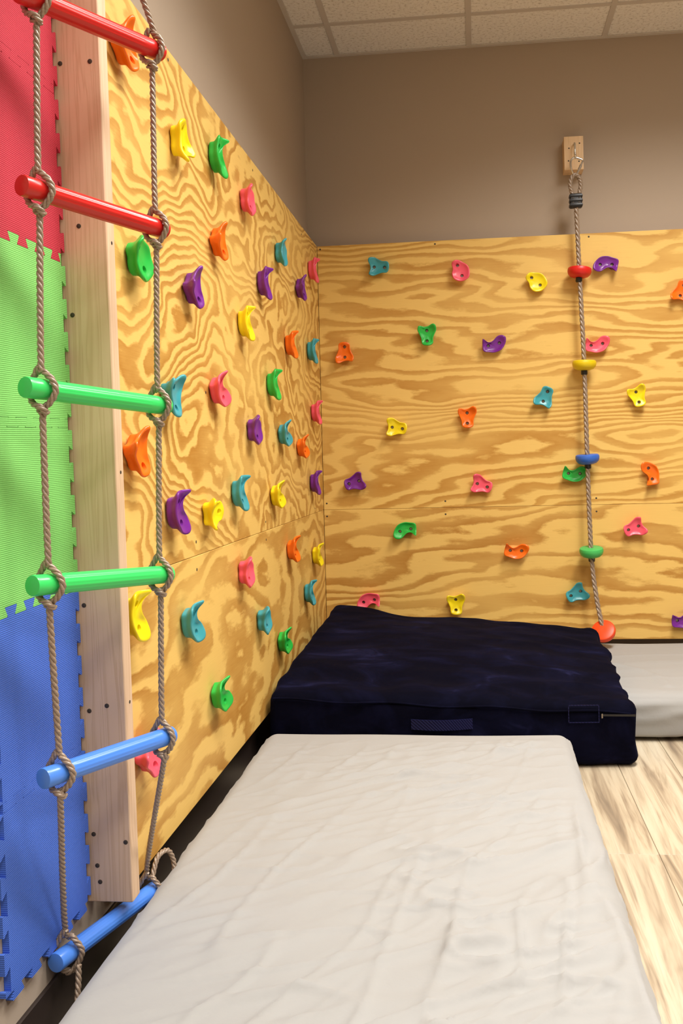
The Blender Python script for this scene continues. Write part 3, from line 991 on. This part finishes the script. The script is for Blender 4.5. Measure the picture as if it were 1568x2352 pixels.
def soft_box(name, x0, x1, y0, y1, z0, z1, r, step, disp, mat, parent=None, warp=None):
    nx, ny, nz = [max(2, int(round((b - a) / step))) for a, b in ((x0, x1), (y0, y1), (z0, z1))]
    idx, V, F = {}, [], []
    def vid(i, j, k):
        key = (i, j, k)
        if key not in idx:
            p = Vector((x0 + (x1 - x0) * i / nx, y0 + (y1 - y0) * j / ny, z0 + (z1 - z0) * k / nz))
            q = Vector((min(max(p.x, x0 + r), x1 - r), min(max(p.y, y0 + r), y1 - r), min(max(p.z, z0 + r), z1 - r)))
            d = p - q
            nrm = d.normalized() if d.length > 1e-9 else Vector((0, 0, 1))
            if d.length > 1e-9:
                p = q + nrm * r
            p = p + nrm * disp(p, nrm)
            if warp:
                p = warp(p)
            idx[key] = len(V)
            V.append(p)
        return idx[key]
    for i in range(nx):
        for j in range(ny):
            F.append((vid(i, j, nz), vid(i + 1, j, nz), vid(i + 1, j + 1, nz), vid(i, j + 1, nz)))
            F.append((vid(i, j, 0), vid(i, j + 1, 0), vid(i + 1, j + 1, 0), vid(i + 1, j, 0)))
    for i in range(nx):
        for k in range(nz):
            F.append((vid(i, 0, k), vid(i + 1, 0, k), vid(i + 1, 0, k + 1), vid(i, 0, k + 1)))
            F.append((vid(i, ny, k), vid(i, ny, k + 1), vid(i + 1, ny, k + 1), vid(i + 1, ny, k)))
    for j in range(ny):
        for k in range(nz):
            F.append((vid(0, j, k), vid(0, j, k + 1), vid(0, j + 1, k + 1), vid(0, j + 1, k)))
            F.append((vid(nx, j, k), vid(nx, j + 1, k), vid(nx, j + 1, k + 1), vid(nx, j, k + 1)))
    return mesh_obj(name, V, F, mat, parent, smooth=True)

def sheet_near(p, n):
    if p.z < 0.03:
        return 0.0
    x, y = p.x, p.y
    inner = sm(0.09, 0.20, x) * (1 - sm(0.93, 1.03, x)) * (1 - sm(-1.70, -1.50, y))
    a = wrinkle(x, y, 0.55, 1.6, 9.0, 1.0) ** 3
    b = wrinkle(x, y, 0.30, 2.6, 14.0, 5.0) ** 3
    c = wrinkle(x, y, 1.30, 1.6, 10.0, 8.0) ** 3
    d = wrinkle(x, y, 0.80, 4.0, 24.0, 15.0) ** 2
    fx = 0.45 + 0.55 * sm(0.25, 0.75, x)
    patch = 0.4 + 0.9 * max(0.0, noise.noise(Vector((x * 3.5, y * 3.5, 33.0))) + 0.4)
    h = inner * patch * (fx * (0.0140 * a + 0.0110 * b + 0.0045 * d) + 0.0075 * c)
    h += 0.004 * noise.noise(Vector((x * 3.0, y * 3.0, 2.0)))
    h += 0.014 * sm(0.90, 0.98, x) * (1 - sm(1.0, 1.035, x)) * sm(-1.95, -2.25, y) * max(0.0, wrinkle(x, y, 1.45, 1.3, 8.0, 12.0)) ** 3
    if n.z < 0.6:
        h += 0.004 * wrinkle(y * 1.0, p.z, 0.5, 6.0, 20.0, 3.0) ** 2
    return h - 0.003
near = soft_box('mattress', 0.093, 1.030, -3.40, -1.465, 0.0, 0.172, 0.042, 0.0072, sheet_near, M_SHEET)
tag(near, 'near mattress in a wrinkled pale grey sheet filling the foreground', 'mattress', 'mattresses on the floor')

def sheet_back(p, n):
    if p.z < 0.02:
        return 0.0
    x, y = p.x, p.y
    h = 0.0040 * wrinkle(x, y, -0.12, 1.3, 9.0, 21.0) ** 2 + 0.005 * noise.noise(Vector((x * 2.5, y * 2.5, 4.0)))
    if n.z < 0.5:
        h += 0.012 * wrinkle(x, p.z, -0.12, 2.2, 16.0, 31.0) ** 2
    d = abs(math.hypot(x - 1.02, y + 0.86) - 0.42)
    if x > 1.2 and y > -0.9:
        h += 0.006 * math.exp(-(d / 0.018) ** 2)
    return h - 0.003
far = soft_box('mattress', 0.10, 2.00, -1.020, -0.085, 0.012, 0.165, 0.040, 0.0125, sheet_back, M_SHEET)
tag(far, 'far mattress in a pale sheet along the back plywood, partly under the cushion', 'mattress', 'mattresses on the floor')

# ------------------------------------------------------------------ navy crash cushion
BLc, BRc, FRc, FLc = Vector((0.118, -0.200)), Vector((1.235, -0.430)), Vector((1.262, -1.285)), Vector((0.062, -1.345))
TOP = {'BL': 0.372, 'BR': 0.292, 'FL': 0.262, 'FR': 0.200}
def cushion_warp(p):
    u, v, w = p.x, p.y / 0.9, p.z / 0.2
    q = FLc.lerp(FRc, u).lerp(BLc.lerp(BRc, u), v)
    top = (TOP['FL'] * (1 - u) + TOP['FR'] * u) * (1 - v) + (TOP['BL'] * (1 - u) + TOP['BR'] * u) * v
    bot = 0.180 * sm(-1.16, -0.99, q.y) + 0.004
    top += 0.028 * math.sin(math.pi * u) * math.sin(math.pi * min(1, v * 1.05)) - 0.020 * math.exp(-((u - 0.30) / 0.12) ** 2) * sm(0.6, 1.0, v)
    bulge = 0.012 * math.sin(math.pi * min(1, max(0, w))) * (1 if v < 0.02 else 0)
    return Vector((q.x, q.y - bulge, bot + (top - bot) * w))
def cushion_disp(p, n):
    h = 0.010 * noise.noise(Vector((p.x * 3.2, p.y * 4.0, p.z * 5 + 3)))
    h += 0.010 * (wrinkle(p.x, p.y, -0.12, 2.2, 7.5, 41.0) ** 2) * (0.35 + 0.65 * sm(0.45, 1.0, p.x))
    h += 0.018 * (wrinkle(p.x, p.y, -0.6, 2.2, 6.5, 47.0) ** 3) * sm(0.6, 0.95, p.x) * sm(0.3, 0.8, p.y)
    h += 0.006 * noise.noise(Vector((p.x * 11, p.y * 11, p.z * 11)))
    return h - 0.006
cu = empty('crash_cushion', (0.67, -0.85, 0.0))
off = Vector((0.67, -0.85, 0.0))
soft_box('cover', 0.0, 1.0, 0.0, 0.9, 0.0, 0.2, 0.030, 0.0125, cushion_disp, M_VELVET, cu, warp=lambda p: cushion_warp(p) - off)
def on_front(u, z, out=0.006):
    q = FLc.lerp(FRc, u)
    return Vector((q.x, q.y - out, z)) - off
# piping seam along the top front edge
seam = []
for k in range(41):
    u = 0.02 + 0.96 * k / 40
    tz = TOP['FL'] * (1 - u) + TOP['FR'] * u
    seam.append(on_front(u, tz - 0.024 + 0.004 * math.sin(u * 23), 0.004))
tube('seam_piping', seam, 0.0038, M_VELVET, cu, 8)
# webbing handle
hv, hf = [], []
for k in range(13):
    u = 0.395 + 0.165 * k / 12
    bow = 0.016 * math.sin(math.pi * k / 12) + 0.010
    for dz in (0.135, 0.168):
        for o_ in (bow, bow + 0.004):
            hv.append(on_front(u, dz, o_))
for k in range(12):
    a = k * 4
    for (i, j, m_, n_) in ((0, 2, 6, 4), (1, 5, 7, 3), (0, 4, 5, 1), (2, 3, 7, 6)):
        hf.append((a + i, a + j, a + m_, a + n_))
hf += [(0, 1, 3, 2), (48, 50, 51, 49)]
mesh_obj('handle_strap', hv, hf, M_VELVET_TRIM, cu, smooth=True, sharp=40)
# zip and its stitched end patch near the right front corner
def slab(name, u0, u1, z0a, z1a, z0b, z1b, out, th, mat):
    v = []
    for o_ in (out, out + th):
        v += [on_front(u0, z0a, o_), on_front(u1, z0b, o_), on_front(u1, z1b, o_), on_front(u0, z1a, o_)]
    return mesh_obj(name, v, [(3, 2, 1, 0), (4, 5, 6, 7), (0, 1, 5, 4), (1, 2, 6, 5), (2, 3, 7, 6), (3, 0, 4, 7)], mat, cu)
slab('zip', 0.905, 0.992, 0.172, 0.178, 0.170, 0.176, 0.012, 0.003, M_BLACK)
slab('zip_pull', 0.902, 0.9055, 0.166, 0.180, 0.167, 0.181, 0.016, 0.002, M_BOLT)
for (u0, u1, z0, z1) in ((0.815, 0.897, 0.205, 0.2075), (0.815, 0.897, 0.150, 0.1525), (0.895, 0.8972, 0.150, 0.2075), (0.815, 0.8172, 0.150, 0.2075)):
    slab('stitching', u0, u1, z0, z1, z0, z1, 0.009, 0.002, M_VELVET_TRIM)
tag(cu, 'large navy blue velvet crash cushion slumped in the plywood corner', 'cushion')
